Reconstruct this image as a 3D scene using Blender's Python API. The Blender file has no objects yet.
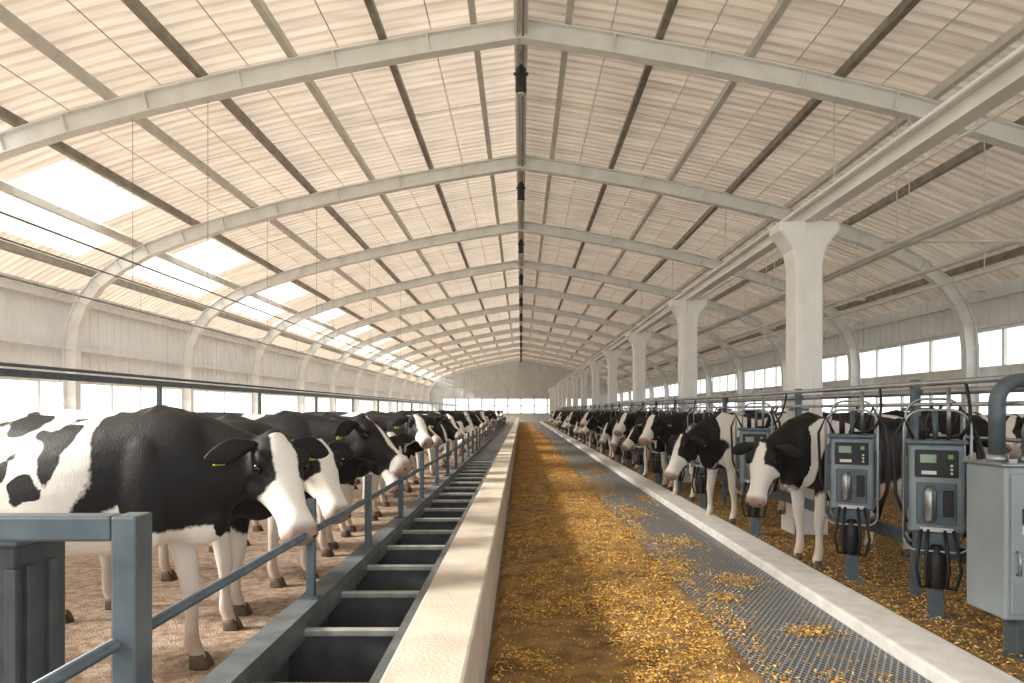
import bpy, bmesh, math, random
from mathutils import Vector, Matrix, noise
random.seed(7)
S = bpy.context.scene
COL = S.collection
try:
    S.view_settings.view_transform = 'Standard'
    S.view_settings.look = 'None'
except Exception as e:
    print(e)

# ------------------------------------------------------------------ materials
def mat(name, c1, c2=None, rough=0.6, metal=0.0, scale=6.0, bump=0.0, bscale=None, detail=5.0):
    m = bpy.data.materials.new(name); m.use_nodes = True
    nt = m.node_tree; b = nt.nodes['Principled BSDF']
    b.inputs['Roughness'].default_value = rough
    b.inputs['Metallic'].default_value = metal
    if c2 is None: c2 = tuple(x*0.82 for x in c1)
    tc = nt.nodes.new('ShaderNodeTexCoord')
    n = nt.nodes.new('ShaderNodeTexNoise'); n.inputs['Scale'].default_value = scale
    n.inputs['Detail'].default_value = detail
    nt.links.new(tc.outputs['Object'], n.inputs['Vector'])
    r = nt.nodes.new('ShaderNodeValToRGB')
    r.color_ramp.elements[0].position = 0.35; r.color_ramp.elements[1].position = 0.65
    r.color_ramp.elements[0].color = (*c2, 1); r.color_ramp.elements[1].color = (*c1, 1)
    nt.links.new(n.outputs['Fac'], r.inputs['Fac'])
    nt.links.new(r.outputs['Color'], b.inputs['Base Color'])
    if bump > 0:
        n2 = nt.nodes.new('ShaderNodeTexNoise'); n2.inputs['Scale'].default_value = bscale or scale*4
        n2.inputs['Detail'].default_value = 6
        nt.links.new(tc.outputs['Object'], n2.inputs['Vector'])
        bp = nt.nodes.new('ShaderNodeBump'); bp.inputs['Strength'].default_value = bump
        bp.inputs['Distance'].default_value = 0.03
        nt.links.new(n2.outputs['Fac'], bp.inputs['Height'])
        nt.links.new(bp.outputs['Normal'], b.inputs['Normal'])
    return m

def translucent_mat(name, c1, c2, fac, clear=0.0):
    m = bpy.data.materials.new(name); m.use_nodes = True
    nt = m.node_tree; nt.nodes.clear()
    out = nt.nodes.new('ShaderNodeOutputMaterial')
    mix = nt.nodes.new('ShaderNodeMixShader'); mix.inputs[0].default_value = fac
    d = nt.nodes.new('ShaderNodeBsdfDiffuse'); t = nt.nodes.new('ShaderNodeBsdfTranslucent')
    tc = nt.nodes.new('ShaderNodeTexCoord'); n = nt.nodes.new('ShaderNodeTexNoise')
    mp = nt.nodes.new('ShaderNodeMapping'); mp.inputs['Scale'].default_value = (0.4, 3.0, 0.4)
    nt.links.new(tc.outputs['Object'], mp.inputs['Vector']); nt.links.new(mp.outputs[0], n.inputs['Vector'])
    n.inputs['Scale'].default_value = 1.6; n.inputs['Detail'].default_value = 5
    r = nt.nodes.new('ShaderNodeValToRGB')
    r.color_ramp.elements[0].position = 0.3; r.color_ramp.elements[1].position = 0.7
    r.color_ramp.elements[0].color = (*c2, 1); r.color_ramp.elements[1].color = (*c1, 1)
    nt.links.new(n.outputs['Fac'], r.inputs['Fac'])
    nt.links.new(r.outputs[0], d.inputs['Color']); nt.links.new(r.outputs[0], t.inputs['Color'])
    nt.links.new(d.outputs[0], mix.inputs[1]); nt.links.new(t.outputs[0], mix.inputs[2])
    last = mix
    if clear > 0:
        tr = nt.nodes.new('ShaderNodeBsdfTransparent'); tr.inputs[0].default_value = (0.97, 0.95, 0.91, 1)
        m2 = nt.nodes.new('ShaderNodeMixShader'); m2.inputs[0].default_value = clear
        nt.links.new(mix.outputs[0], m2.inputs[1]); nt.links.new(tr.outputs[0], m2.inputs[2]); last = m2
    nt.links.new(last.outputs[0], out.inputs['Surface'])
    return m

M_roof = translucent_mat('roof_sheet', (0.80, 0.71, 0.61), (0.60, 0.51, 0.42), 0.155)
M_roofR = translucent_mat('roof_sheet_shaded', (0.71, 0.62, 0.52), (0.50, 0.42, 0.34), 0.14)  # right slope: its shade is put into a darker sheet colour
M_sky = translucent_mat('skylight_sheet', (0.97, 0.95, 0.9), (0.93, 0.9, 0.84), 0.5, 0.6)
M_seam = mat('roof_seam', (0.34, 0.28, 0.225), (0.24, 0.20, 0.16), 0.7)
M_steel = mat('painted_steel', (0.86, 0.855, 0.84), (0.77, 0.765, 0.75), 0.45, 0.0, 3)
M_purlin = mat('purlin_steel', (0.33, 0.30, 0.26), (0.21, 0.19, 0.16), 0.5, 0.2, 4)
M_purlinL = mat('purlin_light', (0.68, 0.66, 0.62), (0.6, 0.58, 0.54), 0.5, 0.0, 4)
M_wall = mat('wall_cladding', (0.87, 0.885, 0.90), (0.80, 0.82, 0.84), 0.5, 0.0, 1.5)
M_wallB = mat('wall_cladding_grey', (0.60, 0.62, 0.63), (0.52, 0.54, 0.55), 0.5, 0.0, 1.5)
M_conc = mat('kerb_concrete', (0.70, 0.63, 0.54), (0.57, 0.51, 0.43), 0.75, 0.0, 5, 0.2, 60)
M_curb = mat('curb_concrete', (0.78, 0.775, 0.76), (0.64, 0.635, 0.615), 0.7, 0.0, 7, 0.2, 60)
M_floor = mat('floor_concrete', (0.36, 0.29, 0.22), (0.24, 0.18, 0.13), 0.85, 0.0, 3, 0.5, 40)
M_dirt = mat('stall_bedding_mat', (0.66, 0.52, 0.41), (0.36, 0.24, 0.16), 0.95, 0.0, 14, 0.9, 70)
M_brown = mat('right_bedding_mat', (0.36, 0.22, 0.08), (0.13, 0.075, 0.027), 0.95, 0.0, 22, 1.0, 80)
M_feed = mat('feed_bed_mat', (0.52, 0.32, 0.11), (0.24, 0.135, 0.05), 0.95, 0.0, 5, 1.0, 90, 12)
M_fl = [mat('flake_gold', (0.84, 0.50, 0.09), (0.68, 0.36, 0.05), 0.8),
        mat('flake_pale', (0.88, 0.66, 0.28), (0.76, 0.52, 0.17), 0.8),
        mat('flake_brown', (0.38, 0.20, 0.05), (0.26, 0.13, 0.035), 0.8)]
M_frame = mat('blue_grey_paint', (0.13, 0.17, 0.20), (0.09, 0.12, 0.145), 0.4, 0.3, 8)
M_bin = mat('bin_plastic', (0.10, 0.115, 0.125), (0.06, 0.07, 0.078), 0.5, 0.1, 8)
M_trough = mat('trough_steel', (0.22, 0.25, 0.27), (0.13, 0.15, 0.165), 0.45, 0.4, 6)
M_troughI = mat('trough_inner', (0.11, 0.125, 0.135), (0.07, 0.08, 0.087), 0.5, 0.3, 6)
M_rung = mat('rung_galvanised', (0.50, 0.51, 0.49), (0.36, 0.37, 0.36), 0.4, 0.4, 12)
M_dark = mat('dark_metal', (0.045, 0.05, 0.055), (0.025, 0.028, 0.03), 0.45, 0.3, 9)
M_rubber = mat('black_rubber', (0.02, 0.02, 0.022), None, 0.5)
M_chrome = mat('stainless_tube', (0.42, 0.44, 0.46), (0.32, 0.34, 0.36), 0.3, 0.9, 8)
M_box = mat('unit_housing', (0.27, 0.33, 0.36), (0.19, 0.25, 0.28), 0.4, 0.2, 6)
M_cab = mat('cabinet_paint', (0.36, 0.42, 0.46), (0.30, 0.36, 0.40), 0.4, 0.1, 3)
M_screen = mat('unit_screen', (0.30, 0.42, 0.32), (0.2, 0.3, 0.22), 0.2)
M_green = mat('green_label', (0.25, 0.55, 0.12), None, 0.5)
M_red = mat('red_label', (0.5, 0.08, 0.04), None, 0.5)
M_white = mat('white_label', (0.85, 0.85, 0.82), None, 0.5)
M_ground = mat('outside_ground', (0.5, 0.5, 0.42), (0.35, 0.38, 0.28), 0.9, 0, 0.3)

def grating_mat():
    m = bpy.data.materials.new('grating_mat'); m.use_nodes = True
    nt = m.node_tree; b = nt.nodes['Principled BSDF']; b.inputs['Roughness'].default_value = 0.5
    b.inputs['Metallic'].default_value = 0.2
    tc = nt.nodes.new('ShaderNodeTexCoord'); sp = nt.nodes.new('ShaderNodeSeparateXYZ')
    nt.links.new(tc.outputs['Object'], sp.inputs[0])
    def M(op, a, bb=None):
        n = nt.nodes.new('ShaderNodeMath'); n.operation = op
        for i, v in enumerate((a, bb)):
            if v is None: continue
            if isinstance(v, (int, float)): n.inputs[i].default_value = v
            else: nt.links.new(v, n.inputs[i])
        return n.outputs[0]
    x, y = sp.outputs[0], sp.outputs[1]
    k = 75.0
    a = M('ABSOLUTE', M('SINE', M('MULTIPLY', M('ADD', x, M('MULTIPLY', y, 0.6)), k)))
    c = M('ABSOLUTE', M('SINE', M('MULTIPLY', M('SUBTRACT', x, M('MULTIPLY', y, 0.6)), k)))
    mx = M('MAXIMUM', a, c)
    r = nt.nodes.new('ShaderNodeValToRGB')
    r.color_ramp.elements[0].position = 0.80; r.color_ramp.elements[0].color = (0.045, 0.05, 0.055, 1)
    r.color_ramp.elements[1].position = 0.97; r.color_ramp.elements[1].color = (0.30, 0.32, 0.34, 1)
    nt.links.new(mx, r.inputs['Fac'])
    n = nt.nodes.new('ShaderNodeTexNoise'); n.inputs['Scale'].default_value = 5; n.inputs['Detail'].default_value = 6
    nt.links.new(tc.outputs['Object'], n.inputs['Vector'])
    r2 = nt.nodes.new('ShaderNodeValToRGB'); r2.color_ramp.elements[0].position = 0.58
    r2.color_ramp.elements[1].position = 0.74; r2.color_ramp.elements[0].color = (0, 0, 0, 1)
    r2.color_ramp.elements[1].color = (0.5, 0.5, 0.5, 1)
    nt.links.new(n.outputs['Fac'], r2.inputs['Fac'])
    mixn = nt.nodes.new('ShaderNodeMixRGB'); mixn.inputs['Color2'].default_value = (0.42, 0.29, 0.12, 1)
    nt.links.new(r2.outputs[0], mixn.inputs['Fac']); nt.links.new(r.outputs[0], mixn.inputs['Color1'])
    nt.links.new(mixn.outputs[0], b.inputs['Base Color'])
    bp = nt.nodes.new('ShaderNodeBump'); bp.inputs['Strength'].default_value = 0.6; bp.inputs['Distance'].default_value = 0.01
    nt.links.new(mx, bp.inputs['Height']); nt.links.new(bp.outputs[0], b.inputs['Normal'])
    return m
M_grate = grating_mat()

# ------------------------------------------------------------------ builder
class B:
    def __init__(s): s.bm = bmesh.new()
    def box(s, mn, mx, mi=0, M=None):
        x0, y0, z0 = mn; x1, y1, z1 = mx
        vs = [s.bm.verts.new((M @ Vector(p)) if M else p) for p in
              [(x0,y0,z0),(x1,y0,z0),(x1,y1,z0),(x0,y1,z0),(x0,y0,z1),(x1,y0,z1),(x1,y1,z1),(x0,y1,z1)]]
        for f in [(0,3,2,1),(4,5,6,7),(0,1,5,4),(1,2,6,5),(2,3,7,6),(3,0,4,7)]:
            fc = s.bm.faces.new([vs[i] for i in f]); fc.material_index = mi
    def bbox(s, mn, mx, mi=0, bev=0.01):
        x0, y0, z0 = mn; x1, y1, z1 = mx
        t = bmesh.new()
        vs = [t.verts.new(p) for p in [(x0,y0,z0),(x1,y0,z0),(x1,y1,z0),(x0,y1,z0),(x0,y0,z1),(x1,y0,z1),(x1,y1,z1),(x0,y1,z1)]]
        for f in [(0,3,2,1),(4,5,6,7),(0,1,5,4),(1,2,6,5),(2,3,7,6),(3,0,4,7)]:
            t.faces.new([vs[i] for i in f])
        bmesh.ops.bevel(t, geom=t.edges[:], offset=bev, segments=2, affect='EDGES', profile=0.5)
        mp = {v: s.bm.verts.new(v.co) for v in t.verts}
        for f in t.faces:
            fc = s.bm.faces.new([mp[v] for v in f.verts]); fc.material_index = mi
        t.free()
    def tube(s, pts, r, mi=0, n=10, cap=True):
        pts = [Vector(p) for p in pts]; rs = r if isinstance(r, (list, tuple)) else [r]*len(pts)
        rings = []; prev = None
        for i, p in enumerate(pts):
            a = pts[max(i-1, 0)]; b = pts[min(i+1, len(pts)-1)]
            t = (b-a).normalized()
            if prev is None:
                ref = Vector((0,0,1)) if abs(t.z) < 0.9 else Vector((1,0,0))
                u = t.cross(ref).normalized()
            else:
                u = (prev - t*prev.dot(t)).normalized()
            prev = u; v = t.cross(u)
            rings.append([s.bm.verts.new(p + (u*math.cos(k*2*math.pi/n) + v*math.sin(k*2*math.pi/n))*rs[i]) for k in range(n)])
        for a, b in zip(rings, rings[1:]):
            for k in range(n):
                f = s.bm.faces.new((a[k], a[(k+1)%n], b[(k+1)%n], b[k])); f.smooth = True; f.material_index = mi
        if cap:
            f = s.bm.faces.new(rings[0][::-1]); f.material_index = mi
            f = s.bm.faces.new(rings[-1]); f.material_index = mi
    def ell(s, c, r, mi=0, M=None, seg=14):
        mt = Matrix.Translation(c) @ Matrix.Diagonal((*r, 1))
        if M: mt = M @ mt
        d = bmesh.ops.create_uvsphere(s.bm, u_segments=seg, v_segments=seg//2+2, radius=1, matrix=mt)
        for v in d['verts']:
            for f in v.link_faces: f.material_index = mi; f.smooth = True
    def finish(s, name, mats, loc=None, rot=None, recalc=False):
        if recalc: bmesh.ops.recalc_face_normals(s.bm, faces=s.bm.faces[:])
        me = bpy.data.meshes.new(name); s.bm.to_mesh(me); s.bm.free()
        for m in mats: me.materials.append(m)
        o = bpy.data.objects.new(name, me); COL.objects.link(o)
        if loc: o.location = loc
        if rot: o.rotation_euler = rot
        return o
def inst(name, me, loc, rot=(0,0,0), sc=1):
    o = bpy.data.objects.new(name, me); COL.objects.link(o)
    o.location = loc; o.rotation_euler = rot; o.scale = (sc, sc, sc); return o
def arc(c, r, a0, a1, n, ax1, ax2):
    c = Vector(c); ax1 = Vector(ax1); ax2 = Vector(ax2)
    return [c + (ax1*math.cos(a0+(a1-a0)*i/n) + ax2*math.sin(a0+(a1-a0)*i/n))*r for i in range(n+1)]

Y0, Y1 = -7.0, 86.0
XW = 11.5
# ------------------------------------------------------------------ roof
RP = [(0,7.92),(1.5,7.68),(3,7.41),(4.5,7.10),(6,6.75),(7.3,6.40),(8.3,6.08),(9.4,5.65),(10.5,5.12),(XW+0.15,4.45)]
def roof_z(x):
    x = abs(x)
    for (a, za), (b, zb) in zip(RP, RP[1:]):
        if x <= b: return za + (zb-za)*(x-a)/(b-a)
    return RP[-1][1]
def corrugate(name, prof, y0, y1, per, h, mat_fn, mats):
    bm = bmesh.new(); ys = []
    y = y0
    while y < y1:
        for f, d in ((0, 0), (0.62, 0), (0.74, h), (0.88, h)):
            ys.append((y + f*per, d))
        y += per
    ys.append((y1, 0))
    cols = []
    for (x, z) in prof:
        cols.append([bm.verts.new((x, yy, z + d)) for yy, d in ys])
    for i in range(len(cols)-1):
        for j in range(len(ys)-1):
            f = bm.faces.new((cols[i][j], cols[i+1][j], cols[i+1][j+1], cols[i][j+1]))
            f.material_index = mat_fn(0.5*(prof[i][0]+prof[i+1][0]), ys[j][0], j)
    me = bpy.data.meshes.new(name); bm.to_mesh(me); bm.free()
    for m in mats: me.materials.append(m)
    o = bpy.data.objects.new(name, me); COL.objects.link(o); return o
def skyl(x, y, j):
    k = (y - 5.1) % 5.8
    if -10.6 < x < -8.2 and y < 10.9 and 0.35 < k < 5.5: return 1  # unseen near bays: skylight widened to let sun onto the aisle
    if -10.6 < x < -9.3 and 0.5 < k < 5.3: return 1
    if -9.3 < x < -8.2 and 1.6 < k < 4.2: return 1
    if j % 4 == 2: return 2
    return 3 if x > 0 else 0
profL = [(-a, b) for a, b in RP[::-1]] + RP[1:]
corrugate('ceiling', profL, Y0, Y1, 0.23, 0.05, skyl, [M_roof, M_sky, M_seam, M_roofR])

b = B()
px = [0.75, 2.2, 3.65, 5.1, 6.55, 8.0, 9.4, 10.7]
for i, x in enumerate(px):
    for sgn in (-1, 1):
        z = roof_z(x) - 0.015; xx = sgn*x
        mi = 0 if i % 2 else 1
        b.box((xx-0.03, Y0, z-0.15), (xx+0.03, Y1, z), mi)
        b.box((xx-0.055, Y0, z-0.165), (xx+0.055, Y1, z-0.15), mi)
b.finish('roof_purlins', [M_purlin, M_purlinL])
b = B()
y = 2.2
while y < Y1:
    for sgn in (-1, 1):
        for a, c in zip([0.0]+px, px):
            b.tube([(sgn*a, y, roof_z(a)-0.1), (sgn*c, y, roof_z(c)-0.1)], 0.008, 0, 5)
        for a in (1.45, 2.95, 4.4, 5.8, 7.3):
            b.tube([(sgn*a, y-2.9, roof_z(a)-0.06), (sgn*a, y+2.9, roof_z(a)-0.06)], 0.010, 0, 5)
    y += 5.8
b.finish('roof_tie_rods', [M_purlinL])
b = B()
b.box((-0.11, Y0, 7.50), (0.11, Y1, 7.53)); b.box((-0.11, Y0, 7.80), (0.11, Y1, 7.83)); b.box((-0.02, Y0, 7.53), (0.02, Y1, 7.8))
b.tube([(-0.07, Y0, 7.47), (-0.07, Y1, 7.47)], 0.018, 2, 8)
b.tube([(0.03, Y0, 7.47), (0.03, Y1, 7.47)], 0.018, 1, 8)
b.finish('ridge_beam', [M_steel, M_purlin, M_purlinL])

def frame_mesh():
    half = [(x, z-0.2) for x, z in RP[:7]] + [(9.2,5.54),(9.9,5.16),(10.45,4.72),(10.85,4.2),(11.08,3.6),(11.15,3.0),(11.15,0.0)]
    path = [(-x, z) for x, z in half[::-1]] + half[1:]
    n = len(path); D = 0.32
    b = B(); bm = b.bm
    def off(i, d):
        p = Vector(path[i]); a = Vector(path[max(i-1,0)]); c = Vector(path[min(i+1,n-1)])
        if i == 0 or i == n-1: t = (c-a).normalized(); k = 1
        else:
            t1 = (p-a).normalized(); t2 = (c-p).normalized(); t = (t1+t2).normalized(); k = 1/max(0.5, t.dot(t1))
        nrm = Vector((t.y, -t.x))
        return p + nrm*d*k
    def strip(d0, d1, w):
        rings = []
        for i in range(n):
            a = off(i, d0); c = off(i, d1)
            rings.append([bm.verts.new((a.x,-w,a.y)), bm.verts.new((a.x,w,a.y)), bm.verts.new((c.x,w,c.y)), bm.verts.new((c.x,-w,c.y))])
        for r0, r1 in zip(rings, rings[1:]):
            for k in range(4): bm.faces.new((r0[k], r0[(k+1)%4], r1[(k+1)%4], r1[k]))
        bm.faces.new(rings[0]); bm.faces.new(rings[-1][::-1])
    strip(0, 0.02, 0.10); strip(0.02, D-0.02, 0.012); strip(D-0.02, D, 0.10)
    for i in range(1, n-1):
        a = off(i, 0.02); c = off(i, D-0.02); t = (c-a).normalized(); s2 = Vector((-t.y, t.x))*0.01
        vs = [q for q in (a-s2, a+s2, c+s2, c-s2)]
        lo = [bm.verts.new((q.x, -0.09, q.y)) for q in vs]; hi = [bm.verts.new((q.x, 0.09, q.y)) for q in vs]
        bm.faces.new(lo); bm.faces.new(hi[::-1])
        for k in range(4): bm.faces.new((lo[k], lo[(k+1)%4], hi[(k+1)%4], hi[k]))
    for sx in (-1, 1):
        b.box((sx*11.0-0.28, -0.16, 0), (sx*11.0+0.28, 0.16, 0.03))
        b.tube([(sx*10.45, 0, 4.5), (sx*11.35, 0, 4.38)], 0.03)
    return b.finish('arch_frame', [M_steel], recalc=True)
fo = frame_mesh(); fo.location = (0, 5.1, 0)
k = 1
while 5.1 + 5.8*k < Y1 - 1:
    inst('arch_frame', fo.data, (0, 5.1+5.8*k, 0)); k += 1
inst('arch_frame', fo.data, (0, 5.1-5.8, 0)); inst('arch_frame', fo.data, (0, 5.1-11.6, 0))

b = B()
b.tube([(0,0,0),(0,0,-0.28)], 0.012, 1, 8)
b.tube([(0,0,-0.22),(0,0,-0.26),(0,0,-0.30),(0,0,-0.60),(0,0,-0.66),(0,0,-0.70)], [0.03,0.05,0.085,0.085,0.095,0.07], 0, 16)
b.tube([(0,0,-0.70),(0,0,-0.72)], [0.065,0.05], 2, 16)
b.box((-0.12,-0.015,-0.40),(0.12,0.015,-0.36),0)
lo = b.finish('pendant_lamp', [M_dark, M_purlin, M_purlinL], loc=(0, 11.3, 7.44))
for k in range(1, 12): inst('pendant_lamp', lo.data, (0, 11.3+5.8*k, 7.44))

# ------------------------------------------------------------------ walls
def ribbed(bld, x, y0, y1, z0, z1, inward, mi=0):
    y = y0
    bld.box((min(x, x-inward*0.05), y0, z0), (max(x, x-inward*0.05), y1, z1), mi)
    while y < y1-0.1:
        xa, xb = sorted((x, x+inward*0.03))
        bld.box((xa, y, z0), (xb, y+0.05, z1), mi); y += 0.36
b = B()
ribbed(b, -XW, Y0, Y1, 2.25, 4.55, 1); ribbed(b, -XW, Y0, Y1, 0, 0.95, 1)
b.finish('wall_left', [M_wall])
b = B()
ribbed(b, XW, Y0, Y1, 3.5, 4.55, -1); ribbed(b, XW, Y0, Y1, 2.15, 2.5, -1); ribbed(b, XW, Y0, Y1, 0, 0.95, -1)
b.finish('wall_right', [M_wall])
def win_band(name, x, z0, z1, step, mt):
    b = B(); y = Y0
    b.box((x-0.05, Y0, z0), (x+0.05, Y1, z0+0.07)); b.box((x-0.05, Y0, z1-0.07), (x+0.05, Y1, z1))
    while y < Y1:
        b.box((x-0.04, y, z0), (x+0.04, y+0.07, z1)); y += step
    b.finish(name, [mt])
win_band('window_1', -XW-0.0, 0.95, 2.25, 1.45, M_steel)
win_band('window_2', XW, 2.5, 3.5, 1.45, M_steel)
win_band('window_3', XW, 0.95, 2.15, 1.45, M_steel)
b = B(); 
b.box((-XW+0.03, Y0, 3.02), (-XW+0.14, Y1, 3.10)); b.box((-XW+0.03, Y0, 2.25), (-XW+0.12, Y1, 2.33)); 
b.box((-XW+0.03, Y0, 4.2), (-XW+0.14, Y1, 4.3))
b.box((XW-0.14, Y0, 3.52), (XW-0.03, Y1, 3.6)); b.box((XW-0.14, Y0, 4.2), (XW-0.03, Y1, 4.3))
b.finish('trim_1', [M_steel])
b = B(); ye = Y1
def poly(bld, pts, y, mi=0, th=0.1):
    lo = [bld.bm.verts.new((x, y, z)) for x, z in pts]; hi = [bld.bm.verts.new((x, y+th, z)) for x, z in pts]
    n = len(pts)
    f = bld.bm.faces.new(lo); f.material_index = mi; f = bld.bm.faces.new(hi[::-1]); f.material_index = mi
    for k in range(n): f = bld.bm.faces.new((lo[k], lo[(k+1)%n], hi[(k+1)%n], hi[k])); f.material_index = mi
poly(b, [(-XW, 3.0), (XW, 3.0), (XW, 4.55)] + [(x, z-0.03) for x, z in profL[::-1][1:-1]] + [(-XW, 4.55)], ye)
b.box((-XW, ye, 0), (-9.9, ye+0.1, 3.0)); b.box((9.9, ye, 0), (XW, ye+0.1, 3.0)); b.box((-9.9, ye, 0), (9.9, ye+0.1, 1.0))
x = -XW
while x < XW: 
    b.box((x, ye-0.06, 3.0), (x+0.10, ye, roof_z(x)-0.3 if roof_z(x) > 3.7 else 3.5)); x += 1.4
b.box((-XW, ye-0.08, 4.5), (XW, ye, 4.65))
b.finish('wall_back', [M_wallB], recalc=True)
b = B(); x = -9.9
b.box((-9.9, ye-0.05, 1.0), (9.9, ye+0.05, 1.1)); b.box((-9.9, ye-0.05, 2.9), (9.9, ye+0.05, 3.0)); b.box((-9.9, ye-0.05, 2.0), (9.9, ye+0.05, 2.08))
while x < 10: b.box((x-0.08, ye-0.05, 1.0), (x+0.08, ye+0.05, 3.0)); x += 1.65
b.finish('window_4', [M_wallB])

# ------------------------------------------------------------------ floors
def plane(name, x0, x1, y0, y1, z, m, th=0.02):
    b = B(); b.box((x0, y0, z-th), (x1, y1, z)); return b.finish(name, [m])
plane('ground', -120, 120, -60, 260, -0.14, M_ground)
plane('floor', -XW-0.1, XW+0.1, Y0, Y1+0.1, 0.0, M_floor, 0.12)
def bed(name, x0, x1, y0, y1, m, amp, base, nx, sc=3.0, edge=0.06):
    bm = bmesh.new(); ys = []; y = y0
    while y < y1: ys.append(y); y += 0.05 + max(0, y)*0.015
    ys.append(y1); g = []
    for y in ys:
        row = []
        for i in range(nx+1):
            t = i/nx; x = x0 + (x1-x0)*t
            e = min(1, min(t, 1-t)*(x1-x0)/edge)
            z = (base + amp*noise.fractal(Vector((x*sc, y*sc, 1.7)), 0.8, 2.0, 4)) * e
            row.append(bm.verts.new((x, y, max(z, 0.004))))
        g.append(row)
    for r0, r1 in zip(g, g[1:]):
        for i in range(nx):
            f = bm.faces.new((r0[i], r0[i+1], r1[i+1], r1[i])); f.smooth = True
    me = bpy.data.meshes.new(name); bm.to_mesh(me); bm.free(); me.materials.append(m)
    o = bpy.data.objects.new(name, me); COL.objects.link(o); return o
bed('stall_bedding', -10.8, -1.17, 0.2, Y1-1, M_dirt, 0.012, 0.015, 90)
bed('right_bedding', 2.67, 10.8, 0.2, Y1-1, M_brown, 0.018, 0.022, 110, 5)
bed('feed_bed', -0.185, 1.36, 0.2, Y1-1, M_feed, 0.025, 0.03, 46, 6)
plane('rubber_grating_mat', 1.34, 2.24, 0.2, Y1-1, 0.014, M_grate, 0.014)

def flakes(name, samples, zf):
    V = []; F = []; MI = []
    for (x, y, L) in samples:
        a = random.uniform(0, math.tau); tilt = random.uniform(-0.6, 0.6)
        w = L*random.uniform(0.25, 0.5)
        d = Vector((math.cos(a), math.sin(a), tilt)).normalized(); s = Vector((-math.sin(a), math.cos(a), random.uniform(-0.5, 0.5))).normalized()
        c = Vector((x, y, zf(x, y) + L*0.28 + 0.003)); nrm = d.cross(s)*L*0.25
        k = len(V)
        V += [c-d*L/2-nrm*0.3, c-s*w/2+nrm*0.3, c+d*L/2-nrm*0.3, c+s*w/2+nrm*0.3]
        F.append((k, k+1, k+2, k+3)); MI.append(random.choices([0, 1, 2], [5, 3, 2])[0])
    me = bpy.data.meshes.new(name); me.from_pydata(V, [], F)
    for m in M_fl: me.materials.append(m)
    me.polygons.foreach_set('material_index', MI); me.update()
    o = bpy.data.objects.new(name, me); COL.objects.link(o); return o
sm = []
def ydist(a, bb): return a*(bb/a)**random.random()
while len(sm) < 46000:
    y = ydist(2.2, 45); x = random.uniform(-0.15, 1.50) 
    nz = noise.noise(Vector((x*2.6, y*1.3, 3.3))) + 0.5*noise.noise(Vector((x*7, y*4, 9.3)))
    dens = 0.10 + 1.5*max(0, nz+0.08) + (0.28 if 0.55 < x < 1.25 else 0)
    if x > 1.3: dens *= 0.55
    if random.random() < dens: sm.append((x, y, random.uniform(0.012, 0.030)*(1+y*0.04)))
flakes('feed_on_lane', sm, lambda x, y: 0.028 + 0.025*noise.fractal(Vector((x*6, y*6, 1.7)), 0.8, 2.0, 4) if x < 1.34 else 0.016)
sm = []
spots = [(1.95, 4.55, 0.10, 0.07, 330), (1.72, 3.75, 0.05, 0.05, 60), (1.5, 6.6, 0.10, 0.35, 600), (1.75, 7.6, 0.14, 0.25, 500), (1.45, 4.8, 0.07, 0.3, 350),
         (1.6, 9.8, 0.15, 0.5, 700), (1.85, 5.9, 0.11, 0.14, 350), (1.5, 13, 0.16, 0.9, 700), (1.8, 17, 0.14, 1.0, 600), (1.62, 5.35, 0.06, 0.08, 160), (2.05, 11.3, 0.08, 0.3, 250), (1.4, 3.4, 0.05, 0.3, 250), (1.42, 8.3, 0.07, 0.5, 350), (2.0, 3.6, 0.05, 0.08, 90)]
for (cx, cy, sx, sy, n) in spots:
    for _ in range(n):
        x = random.gauss(cx, sx); y = random.gauss(cy, sy)
        if 1.3 < x < 2.2: sm.append((x, y, random.uniform(0.014, 0.032)*(1+y*0.04)))
for _ in range(2200):
    sm.append((1.34+abs(random.gauss(0, 0.25)) if random.random() < 0.6 else random.uniform(1.34, 2.2), ydist(2.2, 25), random.uniform(0.012, 0.026)))
sm = [s for s in sm if s[0] < 2.22]
flakes('feed_on_grating', sm, lambda x, y: 0.016 + random.random()*0.012)
sm = [(random.uniform(2.70, 5.6), ydist(3.0, 26), random.uniform(0.016, 0.04)) for _ in range(28000)]
sm = [s for s in sm if not (3.2 < s[0] < 3.7 and abs((s[1]-8.3+2.9) % 5.8 - 2.9) < 0.24)]
flakes('straw_right', sm, lambda x, y: 0.025 + random.random()*0.02)
sm = [(random.uniform(-5.2, -1.25), ydist(2.5, 20), random.uniform(0.01, 0.022)) for _ in range(2500)]
flakes('straw_left', sm, lambda x, y: 0.02)

# ------------------------------------------------------------------ kerb, curb, trough
b = B(); b.bbox((-0.50, 0.2, 0.0), (-0.20, Y1-2, 0.55), 0, 0.015)
kb = b.finish('feed_kerb_wall', [M_conc])
b = B(); b.bbox((2.24, 0.2, 0.0), (2.60, Y1-2, 0.10), 0, 0.02); b.bbox((2.60, 0.2, 0), (2.66, Y1-2, 0.06), 0, 0.01)
b.finish('lane_curb', [M_curb])
b = B()
TY0, TY1 = 0.6, 60.0
b.box((-1.16, TY0, 0.0), (-1.13, TY1, 0.49), 0)
b.box((-1.18, TY0, 0.47), (-1.06, TY1, 0.505), 0)
b.box((-1.07, TY0, 0.38), (-1.05, TY1, 0.47), 0)
b.box((-0.56, TY0, 0.44), (-0.505, TY1, 0.50), 0)
b.box((-0.52, TY0, 0.0), (-0.505, TY1, 0.44), 3)
b.box((-1.13, TY0, 0.10), (-0.52, TY1, 0.12), 2)
y = 1.29
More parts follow.
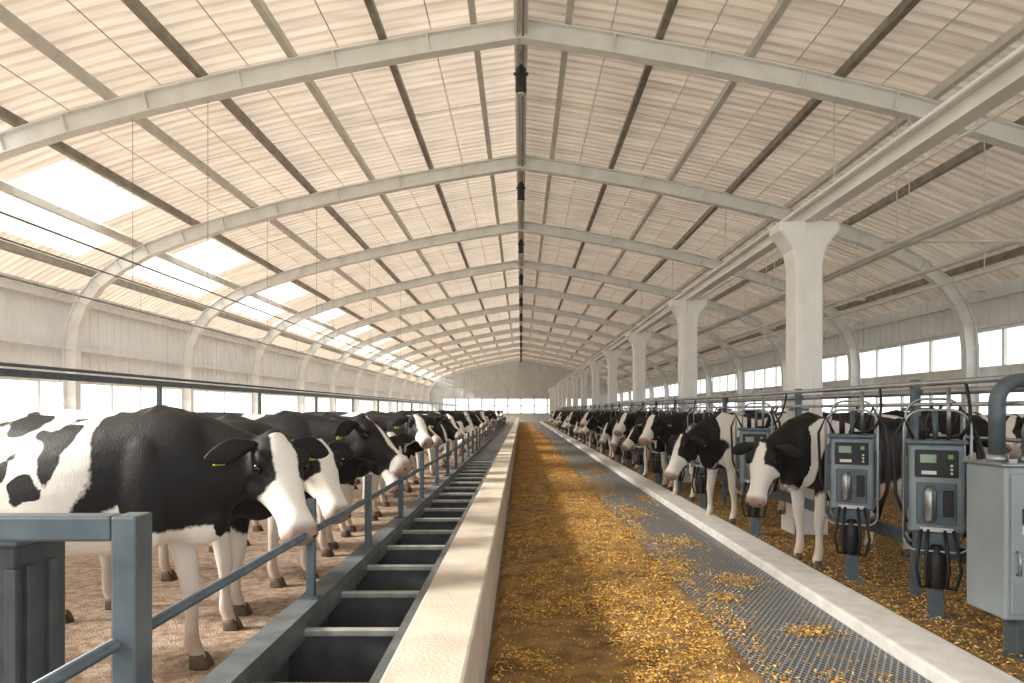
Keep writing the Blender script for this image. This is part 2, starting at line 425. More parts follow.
while y < TY1:
    b.bbox((-1.06, y-0.022, 0.40), (-0.56, y+0.022, 0.435), 1, 0.006)
    b.box((-1.13, y-0.008, 0.12), (-0.52, y+0.008, 0.40), 3)
    b.tube([(-0.57, y+0.05, 0.452), (-0.53, y+0.05, 0.452)], 0.012, 1, 8)
    y += 0.68
b.finish('feed_trough', [M_trough, M_rung, M_dark, M_troughI])
bt = bed('trough_feed', -1.12, -0.53, 0.7, 40, M_feed, 0.03, 0.03, 10, 8); bt.location.z = 0.12
sm = [(random.uniform(-1.1, -0.56), ydist(2.0, 12), random.uniform(0.01, 0.024)) for _ in range(3000)]
flakes('feed_in_trough', sm, lambda x, y: 0.16)

b = B(); yy = 3.62
while yy < 50:
    b.bbox((-1.135, yy-0.022, 0.505), (-1.09, yy+0.022, 1.03), 0, 0.006)
    b.box((-1.16, yy-0.04, 0.505), (-1.07, yy+0.04, 0.515), 0)
    yy += 1.35
b.tube([(-1.11, 1.0, 0.86), (-1.11, 50, 0.78)], 0.019, 0, 10)
b.finish('feed_rail', [M_frame])
b = B()
b.bbox((-1.12, 1.86, 0.0), (-1.05, 1.95, 1.21), 0, 0.008)
b.bbox((-2.6, 1.86, 1.14), (-1.12, 1.93, 1.21), 0, 0.008)
b.bbox((-2.6, 1.86, 0.25), (-1.12, 1.92, 0.31), 0, 0.008)
b.bbox((-2.67, 1.86, 0.0), (-2.60, 1.95, 1.21), 0, 0.008)
b.bbox((-1.16, 1.82, 0), (-1.01, 1.99, 0.02), 0, 0.004)
b.finish('pen_gate', [M_frame])
b = B()
b.bbox((-2.5, 2.06, 0.0), (-1.53, 2.30, 1.09), 0, 0.012)
b.bbox((-2.53, 2.03, 1.09), (-1.50, 2.33, 1.12), 1, 0.008)
for i in range(10): 
    xx = -2.45+i*0.1; b.bbox((xx, 2.045, 0.1), (xx+0.035, 2.065, 1.02), 0, 0.004)
for i in range(2): 
    yy = 2.1+i*0.1; b.bbox((-1.535, yy, 0.1), (-1.515, yy+0.035, 1.02), 0, 0.004)
b.finish('feed_storage_bin', [M_bin, M_frame])

# ------------------------------------------------------------------ columns & beam (right)
b = B(); bm = b.bm
prof = [(0.0,0.165,0.17),(3.22,0.165,0.17),(3.42,0.20,0.175),(3.56,0.29,0.18),(3.64,0.36,0.19),(3.74,0.36,0.19)]
def colring(z, hx, hy):
    c = 0.03
    pts = [(-hx+c,-hy),(-0.06,-hy),(-0.05,-hy+0.02),(0.05,-hy+0.02),(0.06,-hy),(hx-c,-hy),(hx,-hy+c),(hx,hy-c),(hx-c,hy),(-hx+c,hy),(-hx,hy-c),(-hx,-hy+c)]
    return [bm.verts.new((x, y, z)) for x, y in pts]
rr = [colring(*p) for p in prof]
for a, c in zip(rr, rr[1:]):
    for k in range(12): bm.faces.new((a[k], a[(k+1)%12], c[(k+1)%12], c[k]))
bm.faces.new(rr[0][::-1]); bm.faces.new(rr[-1])
b.box((-0.2,-0.2,0),(0.2,0.2,0.2))
co = b.finish('support_column', [M_steel], loc=(3.44, 8.3, 0), recalc=True)
colY = [8.3+5.8*k for k in range(-1, 13)]
for y in colY:
    if abs(y-8.3) > 0.1: inst('support_column', co.data, (3.44, y, 0))
b = B()
b.box((3.36, Y0, 3.74), (3.52, Y1-0.3, 3.76)); b.box((3.36, Y0, 3.90), (3.52, Y1-0.3, 3.92)); b.box((3.42, Y0, 3.76), (3.46, Y1-0.3, 3.90))
b.tube([(3.30, Y0, 3.88), (3.30, Y1-0.3, 3.88)], 0.02)
b.finish('column_head_beam', [M_steel])
b = B()
PP = [(6.0, 4.15, 0.045), (6.2, 4.15, 0.03), (8.2, 4.3, 0.05), (7.4, 3.7, 0.03), (5.0, 4.6, 0.02)]
for (x, z, r) in PP:
    b.tube([(x, Y0, z), (x, Y1-0.5, z)], r, 0, 8)
y = 5.1-5.8
while y < Y1-2:
    for x, z, r in PP:
        b.tube([(x, y, z), (x, y, roof_z(x)-0.52)], 0.01, 0, 5)
    b.box((5.8, y-0.03, 4.18), (8.4, y+0.03, 4.23), 0)
    y += 5.8
b.finish('service_pipes', [M_purlinL])
b = B()
for (x, z, r) in [(-5.0, 3.40, 0.012), (-6.2, 3.55, 0.012), (-9.3, 3.9, 0.02)]:
    b.tube([(x, Y0, z), (x, Y1-0.5, z)], r, 0, 6)
    y = 5.1-5.8
    while y < Y1-2:
        b.tube([(x, y, z), (x, y, roof_z(x)-0.52)], 0.005, 0, 4); y += 5.8
b.finish('suspension_cables', [M_purlin])
b = B()
b.box((-8.05, Y0, 2.02), (-7.95, Y1-1, 2.14)); b.tube([(-7.9, Y0, 2.2), (-7.9, Y1-1, 2.2)], 0.03)
y = 9.3
while y < Y1-2:
    b.box((-8.04, y-0.04, 0), (-7.96, y+0.04, 2.02)); y += 5.8
b.finish('pen_top_rail', [M_frame])

# ------------------------------------------------------------------ milking units
def milking_unit():
    b = B()
    b.bbox((-0.05,-0.05,0),(0.05,0.05,0.66),0,0.006); b.bbox((-0.10,-0.10,0),(0.10,0.10,0.03),0,0.004)
    b.bbox((-0.17,-0.10,0.64),(0.17,0.12,1.26),1,0.018)
    b.bbox((-0.19,-0.12,1.26),(0.19,0.14,1.29),0,0.008)
    b.bbox((-0.13,-0.118,1.03),(0.13,-0.10,1.22),2,0.006)
    b.bbox((-0.10,-0.124,1.13),(0.0,-0.118,1.19),3,0.003)
    b.box((0.07,-0.124,1.16),(0.10,-0.118,1.19),5); b.box((-0.09,-0.124,1.05),(0.0,-0.118,1.075),6)
    for i in range(3): b.tube([(0.09,-0.118,1.06+i*0.027),(0.09,-0.128,1.06+i*0.027)],0.009,6,8)
    b.bbox((-0.12,-0.115,0.70),(0.12,-0.10,0.99),0,0.006)
    b.tube([(-0.04,-0.15,0.72),(-0.04,-0.15,0.74),(-0.04,-0.15,0.93),(-0.04,-0.15,0.97)],[0.025,0.04,0.04,0.02],4,14)
    b.bbox((0.04,-0.14,0.76),(0.10,-0.11,0.94),2,0.006); b.box((-0.10,-0.118,0.65),(0.1,-0.112,0.68),6)
    b.bbox((0.17,-0.05,0.75),(0.22,0.07,1.15),0,0.006)
    b.bbox((-0.21,-0.05,0.80),(-0.17,0.07,1.18),0,0.006)
    b.bbox((-0.14,-0.09,0.48),(0.14,0.10,0.64),0,0.01)
    for yy, w, h in ((-0.15, 0.20, 1.50), (0.15, 0.18, 1.58)):
        pts = [(-w, yy, 0.60), (-w, yy, h-0.12)] + [tuple(p) for p in arc((-w+0.12, yy, h-0.12), 0.12, math.pi, math.pi/2, 5, (1,0,0), (0,0,1))][1:] + \
              [tuple(p) for p in arc((w-0.12, yy, h-0.12), 0.12, math.pi/2, 0, 5, (1,0,0), (0,0,1))] + [(w, yy, 0.60)]
        pts += [tuple(p) for p in arc((w-0.08, yy, 0.60), 0.08, 0, -math.pi/2, 4, (1,0,0), (0,0,1))][1:] + [tuple(p) for p in arc((-w+0.08, yy, 0.60), 0.08, -math.pi/2, -math.pi, 4, (1,0,0), (0,0,1))]
        b.tube(pts, 0.0095, 4, 8)
    b.tube([(-0.2,-0.15,1.05),(-0.17,0.13,1.05)],0.008,4,8); b.tube([(0.2,-0.15,1.05),(0.17,0.13,1.05)],0.008,4,8)
    b.tube([(0.08,0,1.28),(0.08,0,1.66)],0.014,4,8); b.tube([(-0.08,0.02,1.28),(-0.08,0.02,1.46)],0.024,2,8)
    b.tube([(0.0,0.02,1.28),(0.0,0.02,1.40),(0.0,0.06,1.48),(0.0,0.2,1.5)],0.018,0,8)
    b.tube([(0,-0.12,0.26),(0,-0.12,0.28),(0,-0.12,0.46),(0,-0.12,0.52),(0,-0.12,0.56)],[0.045,0.065,0.065,0.045,0.03],2,16)
    b.box((-0.02,-0.12,0.38),(0.02,-0.03,0.42),0)
    for dx, s in ((-0.09, 1), (0.1, -1), (-0.05, 1), (0.05, -1)):
        b.tube([(dx,-0.11,0.66),(dx*1.2,-0.17,0.55),(dx*1.4,-0.19,0.40),(dx*1.1,-0.17,0.27),(dx*0.4,-0.13,0.27)],0.012,2,8)
    b.tube([(-0.14,-0.10,1.3),(-0.20,-0.16,1.44),(-0.26,-0.12,1.30),(-0.25,-0.08,0.9),(-0.18,-0.06,0.7)],0.012,2,8)
    b.tube([(0.14,-0.10,1.3),(0.21,-0.13,1.42),(0.27,-0.12,1.2),(0.27,-0.08,0.8),(0.17,-0.06,0.62)],0.014,2,8)
    b.tube([(0.10,0.08,1.3),(0.16,0.12,1.52),(0.25,0.10,1.35),(0.29,0.06,0.9),(0.2,0.04,0.55)],0.014,2,8)
    b.bbox((-0.03,0.04,0.44),(0.03,0.20,0.52),0,0.005)
    return b
mu = milking_unit().finish('milking_unit', [M_frame, M_box, M_rubber, M_screen, M_chrome, M_green, M_white])
UR = (0, 0, math.radians(-28))
mu.location = (2.95, 4.86, 0); mu.rotation_euler = UR
inst('milking_unit', mu.data, (2.90, 5.98, 0), UR)
inst('milking_unit', mu.data, (2.76, 8.02, 0), UR)
inst('milking_unit', mu.data, (2.74, 10.25, 0), UR)
b = B()
CX = -0.17
b.bbox((2.97+CX, 3.95, 0.28), (3.55+CX, 4.30, 1.17), 0, 0.015)
b.bbox((3.00+CX, 3.935, 0.32), (3.52+CX, 3.95, 1.13), 0, 0.006)
b.bbox((2.955+CX, 3.94, 1.17), (3.57+CX, 4.32, 1.19), 1, 0.006)
b.bbox((3.12+CX, 4.06, 0), (3.24+CX, 4.18, 0.28), 2, 0.006); b.bbox((3.08+CX, 4.02, 0), (3.28+CX, 4.22, 0.03), 2, 0.004)
b.box((3.06+CX, 3.93, 0.84), (3.14+CX, 3.935, 0.93), 5); b.box((3.065+CX, 3.928, 0.885), (3.10+CX, 3.931, 0.92), 4); b.box((3.06+CX, 3.93, 0.78), (3.14+CX, 3.935, 0.83), 3)
b.tube([(3.03+CX, 3.935, 0.55),(3.03+CX, 3.91, 0.55),(3.03+CX, 3.91, 0.68),(3.03+CX,3.935,0.68)], 0.008, 1, 8)
for i in range(5): b.box((3.2+CX, 3.93, 0.42+i*0.03), (3.42+CX, 3.936, 0.43+i*0.03), 5)
def bend(x, y, z, z1, r, rad, mi):
    pts = [(x, y, z), (x, y, z1-rad)] + [tuple(p) for p in arc((x+rad, y, z1-rad), rad, math.pi, math.pi/2, 6, (1,0,0), (0,0,1))][1:] + [(x+1.2, y, z1)]
    b.tube(pts, r, mi, 14)
bend(3.07+CX, 4.16, 1.18, 1.68, 0.045, 0.14, 2); bend(3.20+CX, 4.08, 1.18, 1.46, 0.032, 0.10, 1)
b.tube([(3.07+CX,4.16,1.18),(3.07+CX,4.16,1.23)],0.06,1,14); b.tube([(3.20+CX,4.08,1.18),(3.20+CX,4.08,1.23)],0.05,1,14)
b.tube([(3.36+CX,4.10,1.18),(3.36+CX,4.10,1.42)],0.05,0,14)
b.finish('control_cabinet', [M_cab, M_chrome, M_frame, M_white, M_red, M_dark])

# ------------------------------------------------------------------ cows
def catmull(rows, k=4):
    out = []
    n = len(rows)
    for i in range(n-1):
        p0 = rows[max(i-1,0)]; p1 = rows[i]; p2 = rows[i+1]; p3 = rows[min(i+2,n-1)]
        for j in range(k):
            t = j/k
            out.append(tuple(0.5*((2*b1)+(-a+c)*t+(2*a-5*b1+4*c-d)*t*t+(-a+3*b1-3*c+d)*t**3) for a, b1, c, d in zip(p0, p1, p2, p3)))
    out.append(tuple(rows[-1])); return out
def loft(bm, rings, n=22, e=1.0, mi=0):
    R = []
    for c, u, v in rings:
        row = []
        for k in range(n):
            a = k*math.tau/n; ca, sa = math.cos(a), math.sin(a)
            ca = math.copysign(abs(ca)**e, ca); sa = math.copysign(abs(sa)**e, sa)
            row.append(bm.verts.new(c + u*ca + v*sa))
        R.append(row)
    fs = []
    for a, b2 in zip(R, R[1:]):
        for k in range(n): fs.append(bm.faces.new((a[k], a[(k+1)%n], b2[(k+1)%n], b2[k])))
    fs.append(bm.faces.new(R[0][::-1])); fs.append(bm.faces.new(R[-1]))
    bmesh.ops.recalc_face_normals(bm, faces=fs)
    for f in fs: f.smooth = True; f.material_index = mi
    return fs
V3 = Vector
TR = [(-1.04,1.30,1.08,.07),(-1.0,1.36,.96,.15),(-.92,1.395,.88,.23),(-.78,1.425,.80,.275),(-.58,1.44,.74,.30),(-.35,1.41,.69,.33),(-.1,1.395,.655,.355),
      (.12,1.40,.66,.34),(.30,1.42,.685,.29),(.45,1.435,.72,.245),(.58,1.41,.78,.21),(.68,1.36,.86,.16),(.74,1.28,.95,.09)]
HD = [(-.05,.0,-.13,.06),(.0,.045,-.18,.10),(.07,.062,-.225,.122),(.15,.058,-.235,.126),(.23,.042,-.205,.103),(.31,.025,-.17,.080),(.39,.015,-.148,.072),
      (.45,.016,-.145,.080),(.495,.005,-.142,.086),(.525,-.015,-.13,.074),(.542,-.04,-.11,.045)]
def make_cow_mesh(name, P, pitch, yaw, coat, ph=0.0, vox=0.0165):
    P = V3(P); HS = 1.08
    HM = Matrix.Translation(P) @ Matrix.Rotation(yaw, 4, 'Z') @ Matrix.Rotation(pitch, 4, 'Y') @ Matrix.Scale(HS, 4)
    bm = bmesh.new()
    loft(bm, [(V3((x,0,(t+bo)/2)), V3((0,w,0)), V3((0,0,(t-bo)/2))) for x, t, bo, w in catmull(TR, 3)], 28, 0.88)
    A = V3((0.42,0,1.10)); Cc = V3((0.80,0,1.14 + 0.35*(P.z-1.25))); E = HM @ V3((0.07,0,-0.085))
    rg = []
    for i in range(12):
        t = i/11
        c = A*(1-t)**2 + Cc*2*t*(1-t) + E*t*t
        d = ((Cc-A)*(1-t) + (E-Cc)*t).normalized()
        s = d.cross(V3((0,0,1))).normalized(); up = s.cross(d)
        hh = 0.30*(1-t)**1.3 + 0.135; hw = 0.12*(1-t)**1.2 + 0.08
        rg.append((c, s*hw, up*hh*(0.9 if t > .2 else .85)))
    loft(bm, rg, 20, 0.95)
    loft(bm, [(HM @ V3((x,0,(t+bo)/2)), HM.to_3x3() @ V3((0,w,0)), HM.to_3x3() @ V3((0,0,(t-bo)/2))) for x, t, bo, w in catmull(HD, 3)], 22, 0.85)
    def ell(c, r, M=None):
        mt = Matrix.Translation(c) @ Matrix.Diagonal((*r, 1))
        if M: mt = M @ mt
        bmesh.ops.create_uvsphere(bm, u_segments=16, v_segments=10, radius=1, matrix=mt)
    for s in (-1, 1):
        ell((.125, s*.108, .030), (.05,.03,.026), HM)
        ell((.52, s*.045, -.045), (.03,.035,.035), HM)
        ell((.16, s*.095, -.13), (.08,.04,.085), HM)
        ell((-.56, s*.25, 1.345), (.07,.06,.06))
        ell((-.98, s*.13, 1.25), (.05,.05,.07))
        ell((.40, s*.20, 1.0), (.17,.085,.30))
        ell((-.74, s*.19, 1.05), (.21,.11,.27))
    ell((.0,0,.02), (.05,.05,.045), HM)
    ell((.60,0,.86), (.17,.11,.15)); ell((.40,0,1.40), (.16,.06,.05)); ell((-.99,0,1.35),(.07,.05,.05))
    ell((.1,0,1.38),(.6,.05,.04)); ell((-.4,0,1.40),(.6,.05,.04))
    hoof = []
    for s in (-1, 1):
        o = ph*s; y = .165*s
        rows = [(.43,y*.9,1.0,.15,.09),(.40,y,.85,.12,.08),(.39+o*.3,y,.72,.085,.07),(.40+o*.55,y,.57,.062,.056),(.41+o*.8,y,.44,.054,.054),(.405+o*.9,y,.38,.043,.043),
                (.40+o,y,.26,.035,.035),(.40+o,y,.16,.043,.041),(.41+o,y,.12,.046,.043),(.435+o,y,.06,.043,.043),(.44+o,y,.035,.046,.046)]
        loft(bm, [(V3(r[:3]), V3((r[3],0,0)), V3((0,r[4],0))) for r in catmull(rows, 3)], 14)
        hoof.append((.45+o, y))
        o = -ph*s; y = .175*s
        rows = [(-.72,y*.9,1.05,.20,.11),(-.66,y*1.05,.90,.18,.10),(-.62+o*.3,y*1.1,.78,.145,.085),(-.66+o*.5,y*1.05,.67,.10,.07),(-.735+o*.7,y,.57,.07,.056),(-.785+o*.8,y,.50,.062,.05),
                (-.785+o*.9,y,.44,.048,.042),(-.765+o,y,.32,.037,.036),(-.755+o,y,.18,.043,.040),(-.745+o,y,.12,.046,.043),(-.72+o,y,.06,.043,.042),(-.715+o,y,.035,.045,.045)]
        loft(bm, [(V3(r[:3]), V3((r[3],0,0)), V3((0,r[4],0))) for r in catmull(rows, 3)], 14)
        hoof.append((-.705+o, y))
    rows = [(-1.0,0,1.36,.035),(-1.075,0,1.30,.03),(-1.11,0,1.15,.026),(-1.115,0,.95,.022),(-1.10,.01,.78,.022),(-1.10,.015,.66,.034),(-1.10,.02,.54,.04),(-1.10,.02,.44,.02)]
    loft(bm, [(V3(r[:3]), V3((r[3],0,0)), V3((0,r[3],0))) for r in catmull(rows, 3)], 10)
    me = bpy.data.meshes.new('tmp'); bm.to_mesh(me); bm.free()
    o = bpy.data.objects.new('tmp', me); COL.objects.link(o)
    m = o.modifiers.new('r', 'REMESH'); m.mode = 'VOXEL'; m.voxel_size = vox; m.use_smooth_shade = True
    m = o.modifiers.new('s', 'SMOOTH'); m.factor = 0.5; m.iterations = 4
    bpy.context.view_layer.update()
    dg = bpy.context.evaluated_depsgraph_get()
    me2 = bpy.data.meshes.new_from_object(o.evaluated_get(dg))
    bpy.data.objects.remove(o)
    bm = bmesh.new(); bm.from_mesh(me2); bpy.data.meshes.remove(me2)
    for f in bm.faces: f.smooth = True; f.material_index = 0
    R3 = HM.to_3x3()
    for s in (-1, 1):
        rows = [(0,.020,.020),(.05,.038,.016),(.11,.056,.013),(.17,.046,.011),(.215,.020,.008),(.228,.005,.004)]
        rg = []
        for t, w, th in catmull(rows, 3):
            c = V3((.02 + .10*t, s*(.095 + t*.97), -.005 - .15*t - 0.6*t*t))
            rg.append((HM @ c, R3 @ V3((w*.8,0,-w*.6)), R3 @ V3((th*.6, 0, th*.8))))
        loft(bm, rg, 14)
    B2 = B(); B2.bm.free(); B2.bm = bm
    for s in (-1, 1):
        B2.ell((.155, s*.119, -.010), (.028,.019,.024), 2, HM, 14)
        B2.ell((.535, s*.048, -.035), (.012,.014,.012), 5, HM, 10)
        tagM = HM @ Matrix.Translation((.045, s*.235, -.085))
        B2.box((-.004,-.026,-.035),(.004,.026,.03),4,tagM)
    B2.ell((.487,0,-.098), (.045,.0865,.006), 5, HM, 14)
    B2.ell((-.50,0,.70), (.22,.15,.15), 3, None, 20)
    for sx in (-.58,-.42):
        for s in (-1,1): B2.tube([(sx,s*.06,.60),(sx,s*.062,.53),(sx,s*.062,.505)],[.02,.015,.01],3,8)
    for hx, hy in hoof:
        for s in (-1, 1):
            cy = hy + s*.026
            rg = []
            for z, l, w, dx in ((.075,.040,.020,-.012),(.05,.047,.024,-.002),(.012,.058,.027,.008),(0.0,.058,.027,.010)):
                rg.append((V3((hx+dx, cy, z)), V3((l,0,0)), V3((0,w,0))))
            loft(bm, rg, 12, 0.9, 1)
        B2.ell((hx-.055, hy, .085), (.016,.03,.014), 1, None, 8)
    me = bpy.data.meshes.new(name); bm.to_mesh(me); bm.free()
    HI = HM.inverted()
    nV = len(me.vertices)
    blk = [0.0]*nV; muz = [0.0]*nV; dirt = [0.0]*nV
    for i, v in enumerate(me.vertices):
        p = v.co; h = HI @ p
        ishead = (h.x > -0.03 and h.length < 0.62 and p.x > 0.72 and abs(h.y) < 0.36)
        blk[i] = coat(p, h, ishead)
        if ishead:
            muz[i] = max(0.0, min(1.0, (h.x - 0.47)/0.04)) if h.z > -0.12 else max(0.0, min(1.0, (h.x-0.50)/0.02))
        else:
            dirt[i] = max(0.0, min(1.0, (0.65 - p.z)/0.5))
    for nm, data in (('blk', blk), ('muz', muz), ('dirt', dirt)):
        a = me.attributes.new(nm, 'FLOAT', 'POINT'); a.data.foreach_set('value', data)
    for m in (M_coat, M_hoof, M_eye, M_udder, M_tag, M_nost): me.materials.append(m)
    return me

def coat_material():
    m = bpy.data.materials.new('cow_coat'); m.use_nodes = True
    nt = m.node_tree; b = nt.nodes['Principled BSDF']; b.inputs['Roughness'].default_value = 0.6
    b.inputs['Specular IOR Level'].default_value = 0.35
    def attr(n):
        a = nt.nodes.new('ShaderNodeAttribute'); a.attribute_name = n; return a.outputs['Fac']
    tc = nt.nodes.new('ShaderNodeTexCoord'); n = nt.nodes.new('ShaderNodeTexNoise')
    n.inputs['Scale'].default_value = 55; n.inputs['Detail'].default_value = 3
    nt.links.new(tc.outputs['Object'], n.inputs['Vector'])
    ma = nt.nodes.new('ShaderNodeMath'); ma.operation = 'MULTIPLY_ADD'; ma.inputs[1].default_value = 0.06
    nt.links.new(n.outputs['Fac'], ma.inputs[0]); nt.links.new(attr('blk'), ma.inputs[2])
    mr = nt.nodes.new('ShaderNodeMapRange'); mr.inputs['From Min'].default_value = 0.01; mr.inputs['From Max'].default_value = 0.045
    nt.links.new(ma.outputs[0], mr.inputs['Value'])
    n3 = nt.nodes.new('ShaderNodeTexNoise'); n3.inputs['Scale'].default_value = 7; nt.links.new(tc.outputs['Object'], n3.inputs['Vector'])
    md = nt.nodes.new('ShaderNodeMath'); md.operation = 'MULTIPLY'; nt.links.new(attr('dirt'), md.inputs[0]); nt.links.new(n3.outputs['Fac'], md.inputs[1])
    w = nt.nodes.new('ShaderNodeMixRGB'); w.inputs['Color1'].default_value = (0.84, 0.81, 0.76, 1); w.inputs['Color2'].default_value = (0.46, 0.27, 0.14, 1)
    nt.links.new(md.outputs[0], w.inputs['Fac'])
    x = nt.nodes.new('ShaderNodeMixRGB'); x.inputs['Color2'].default_value = (0.010, 0.009, 0.010, 1)
    nt.links.new(mr.outputs[0], x.inputs['Fac']); nt.links.new(w.outputs[0], x.inputs['Color1'])
    y = nt.nodes.new('ShaderNodeMixRGB'); y.inputs['Color2'].default_value = (0.34, 0.23, 0.20, 1)
    nt.links.new(attr('muz'), y.inputs['Fac']); nt.links.new(x.outputs[0], y.inputs['Color1'])
    nt.links.new(y.outputs[0], b.inputs['Base Color'])
    mp = nt.nodes.new('ShaderNodeMapping'); mp.inputs['Scale'].default_value = (1.0, 1.0, 0.35)
    nt.links.new(tc.outputs['Object'], mp.inputs['Vector'])
    n2 = nt.nodes.new('ShaderNodeTexNoise'); n2.inputs['Scale'].default_value = 160; nt.links.new(mp.outputs[0], n2.inputs['Vector'])
    n4 = nt.nodes.new('ShaderNodeTexNoise'); n4.inputs['Scale'].default_value = 8; nt.links.new(tc.outputs['Object'], n4.inputs['Vector'])
    ad = nt.nodes.new('ShaderNodeMath'); ad.operation = 'MULTIPLY_ADD'; ad.inputs[1].default_value = 2.5
    nt.links.new(n4.outputs['Fac'], ad.inputs[0]); nt.links.new(n2.outputs['Fac'], ad.inputs[2])
    bp = nt.nodes.new('ShaderNodeBump'); bp.inputs['Strength'].default_value = 0.35; bp.inputs['Distance'].default_value = 0.008
    nt.links.new(ad.outputs[0], bp.inputs['Height']); nt.links.new(bp.outputs[0], b.inputs['Normal'])
    return m
M_coat = coat_material()
M_hoof = mat('hoof', (0.16, 0.11, 0.07), (0.08, 0.06, 0.04), 0.6)
M_eye = mat('eye', (0.008, 0.006, 0.005), None, 0.08)
M_udder = mat('udder_skin', (0.72, 0.45, 0.38), (0.62, 0.38, 0.31), 0.6)
M_tag = mat('ear_tag', (0.75, 0.72, 0.10), None, 0.5)
M_nost = mat('nostril', (0.05, 0.03, 0.03), None, 0.6)

def head_f(h, p, blaze, seed, nose=0.38):
    nz = noise.noise(h*9 + V3((seed*3.1, 0, 0)))*0.025
    if abs(h.y) > 0.135 or h.x < 0.0: return 0.5
    w = blaze*(0.6 + 1.6*max(0, h.x-0.02))
    f = abs(h.y) - w + nz
    f = min(f, nose - h.x + nz)
    return f*3
SP = [(-.50,1.34,.12,.06),(-.20,1.37,.13,.06),(-.34,1.23,.06,.05),(.02,1.22,.09,.15),(-.10,1.02,.08,.05),(-.50,1.02,.10,.10),(-.22,1.13,.05,.07),
      (-.38,.90,.07,.06),(-.75,1.25,.14,.12),(-.82,.95,.10,.12),(-.62,.84,.05,.05)]
def coat_A(p, h, ishead):
    if ishead: return head_f(h, p, 0.070, 1.0, 0.24)
    nz = noise.noise(p*3.5)*0.10 + noise.noise(p*8)*0.05
    f = (p.x - 0.18 - 0.10*(p.z-1.1) + nz)*2.0
    f = min(f, (p.z - 0.82 + nz*0.9 - (0.10 if p.x < .35 else 0))*2.0)
    if p.x < 0.2:
        q = p + V3((noise.noise(p*6)*.09, 0, noise.noise(p*6+V3((9,9,9)))*.09))
        for sx, sz, rx, rz in SP:
            dd = 1 - math.sqrt(((q.x-sx)/rx)**2 + ((q.z-sz)/rz)**2) + noise.noise(p*14)*0.4
            f = max(f, dd*0.3)
    return f
def coat_gen(seed, bias, blaze, nose=0.38, legz=0.66):
    def fn(p, h, ishead):
        if ishead: return head_f(h, p, blaze, seed, nose)
        q = p*1.55 + V3((seed*7.7, seed*3.3, seed*1.9))
        f = noise.noise(q)*1.2 + noise.noise(p*4.5+V3((seed,0,0)))*0.28 + bias
        if p.x > 0.6: f = max(f, 0.3 - abs(p.x-0.9)*0.4)
        f = min(f, (p.z - legz)*1.6 + noise.noise(p*4)*0.15)
        return f
    return fn
D = math.radians
cowsL = [
  make_cow_mesh('cow_a', (1.0,0,1.27), D(50), D(-42), coat_A, 0.07),
  make_cow_mesh('cow_b', (1.02,0,1.25), D(50), D(-34), coat_gen(2.3, 0.28, 0.075, 0.22), -0.06),
  make_cow_mesh('cow_c', (1.07,0,1.36), D(36), D(-8), coat_gen(5.1, 0.42, 0.018, 0.43), 0.05),
  make_cow_mesh('cow_d', (1.02,0,1.20), D(60), D(-22), coat_gen(8.6, 0.36, 0.04, 0.33), -0.05),
  make_cow_mesh('cow_e', (1.02,0,1.30), D(46), D(18), coat_gen(11.2, 0.24, 0.05, 0.3), 0.06),
  make_cow_mesh('cow_i', (1.03,0,1.40), D(30), D(-48), coat_gen(15.2, 0.30, 0.06, 0.3), -0.04)]
cowsR = [
  make_cow_mesh('cow_f', (0.98,0,1.16), D(60), D(24), coat_gen(3.7, 0.14, 0.06, 0.2, 0.75), 0.06),
  make_cow_mesh('cow_g', (1.0,0,1.14), D(56), D(8), coat_gen(6.4, 0.0, 0.045, 0.28, 0.7), -0.06),
  make_cow_mesh('cow_h', (1.02,0,1.26), D(46), D(-12), coat_gen(9.9, 0.3, 0.03, 0.35), 0.05),
  make_cow_mesh('cow_j', (1.02,0,1.36), D(36), D(30), coat_gen(13.3, 0.15, 0.05, 0.3, 0.72), -0.05)]
GZ = 0.014
inst('dairy_cow', cowsL[0], (-2.40, 3.80, GZ), (0,0,D(-3)), 1.04)
inst('dairy_cow', cowsL[1], (-2.44, 4.86, GZ), (0,0,D(-8)), 1.0)
inst('dairy_cow', cowsL[2], (-2.40, 6.00, GZ), (0,0,D(-14)), 1.02)
y = 7.2; k = 0
order = [3, 1, 5, 2, 4, 3, 2, 5, 1]
while y < 48:
    inst('dairy_cow', cowsL[order[k % 9]], (-2.52+random.uniform(-.12,.10), y, GZ), (0,0,D(-13+random.uniform(-6,6))), random.uniform(.95,1.03))
    k += 1; y += random.uniform(0.95, 1.18)
inst('dairy_cow', cowsR[0], (3.14, 6.76, GZ+.005), (0,0,D(206)), 1.0)
inst('dairy_cow', cowsR[1], (3.02, 9.18, GZ+.005), (0,0,D(204)), 1.0)
inst('dairy_cow', cowsR[3], (3.05, 11.4, GZ+.005), (0,0,D(206)), 1.0)
pys = [3.4, 5.42, 7.7, 10.5]
uy = [(2.95, 4.86), (2.90, 5.98), (2.76, 8.02), (2.74, 10.25), (2.80, 12.1)]
y = 12.9; k = 2
inst('milking_unit', mu.data, (2.80, 12.1, 0), UR)
while y < 50:
    near = min(abs(y+0.15-c) for c in colY)
    if near < 0.70: y += 0.25; continue
    inst('dairy_cow', cowsR[k % 4], (3.15+random.uniform(-.06,.06), y, GZ+.005), (0,0,D(204+random.uniform(-2,2))), random.uniform(.96,1.02))
    inst('milking_unit', mu.data, (2.74, y+0.70, 0), UR); pys.append(y+0.97); uy.append((2.74, y+0.70))
    k += 1; y += 1.7
y = 5.5; k = 1
while y < 45:
    inst('dairy_cow', (cowsR+cowsL)[k % 10], (7.6+random.uniform(-.2,.2), y, GZ+.005), (0,0,D(180+random.uniform(-12,12))), random.uniform(.96,1.02))
    k += 1; y += random.uniform(1.3, 2.2)
b = B()
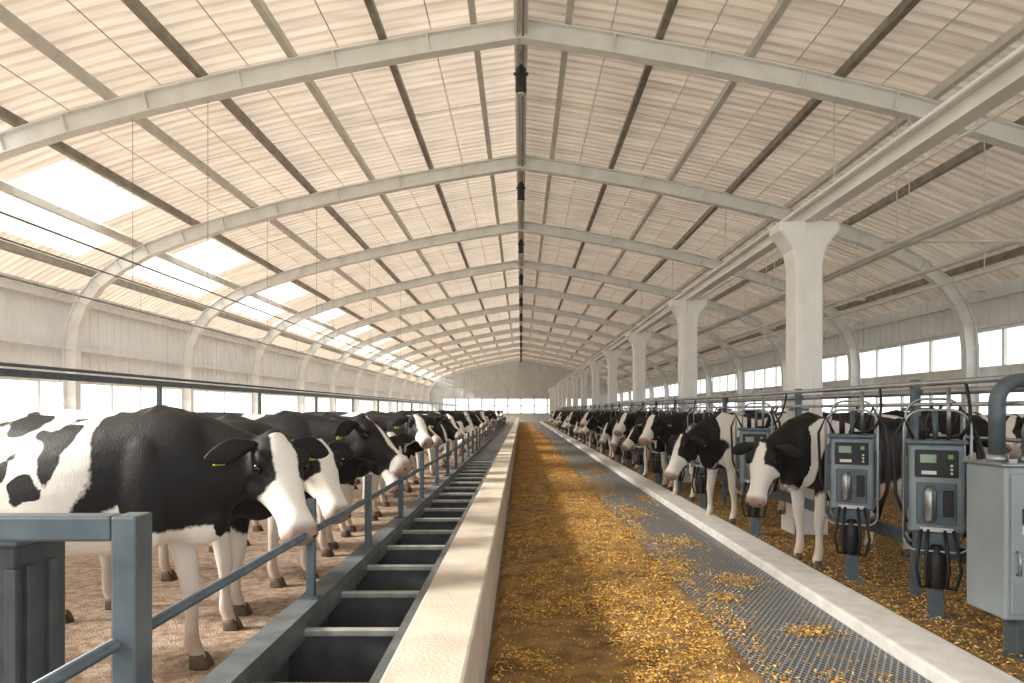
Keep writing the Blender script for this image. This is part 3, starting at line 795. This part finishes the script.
for (x, z, r) in [(3.06, 1.70, 0.022), (3.20, 1.64, 0.028), (3.06, 1.54, 0.016)]:
    b.tube([(x, 3.2, z), (x, 56, z)], r, 0, 10)
b.finish('milk_line_pipes', [M_chrome])
# drooping vacuum hoses from pipes to units
b = B()
for (ux, uyy) in uy:
    for dy, zz, dz in ((0.10, 1.54, -0.28), (0.22, 1.54, -0.42), (-0.16, 1.70, -0.2)):
        p0 = V3((3.06, uyy+dy, zz)); p1 = V3((ux+0.03, uyy+0.03, 1.30))
        pts = [p0*(1-t)+p1*t + V3((0, 0.3*math.sin(math.pi*t)*(1 if dy > 0 else -1)*0.6, dz*math.sin(math.pi*t)*0.6)) for t in [i/8 for i in range(9)]]
        b.tube(pts, 0.011, 0, 6)
b.finish('vacuum_hoses', [M_rubber])
b = B()
b.bbox((3.10, 3.2, 0.42), (3.17, 56, 0.53), 0, 0.008)
for y in pys:
    b.bbox((3.10, y-0.03, 0), (3.16, y+0.03, 1.74), 0, 0.006)
    b.box((3.03, y-0.02, 1.49), (3.24, y+0.02, 1.52), 0)
b.finish('stall_front_rail', [M_frame])
b = B()
for z in (0.7, 1.15): b.tube([(5.7, 2, z), (5.7, 60, z)], 0.025, 0, 8)
y = 3.
while y < 60: b.tube([(5.7, y, 0), (5.7, y, 1.5)], 0.03, 0, 8); y += 2.9
b.finish('rear_pen_rail', [M_chrome])

# ------------------------------------------------------------------ light
w = bpy.data.worlds.new('W'); S.world = w; w.use_nodes = True
bg = w.node_tree.nodes['Background']; bg.inputs['Color'].default_value = (0.94, 0.97, 1.0, 1); bg.inputs['Strength'].default_value = 2.1
sl = bpy.data.lights.new('sun', 'SUN'); sl.energy = 18.0; sl.angle = D(12); sl.color = (1.0, 0.955, 0.89)
so = bpy.data.objects.new('sun', sl); COL.objects.link(so)
dirv = Vector((math.cos(D(32)), 0.10, -math.sin(D(32))))
so.rotation_euler = dirv.to_track_quat('-Z', 'Y').to_euler()
so.location = (-20, 0, 30)

# ------------------------------------------------------------------ camera
cd = bpy.data.cameras.new('camera'); cd.sensor_width = 36; cd.lens = 24.0
cd.shift_x = -9/1024; cd.shift_y = 68.5/1024; cd.clip_end = 500
c = bpy.data.objects.new('camera', cd); COL.objects.link(c)
c.location = (0, 0, 1.5); c.rotation_euler = (math.pi/2, 0, 0)
S.camera = c
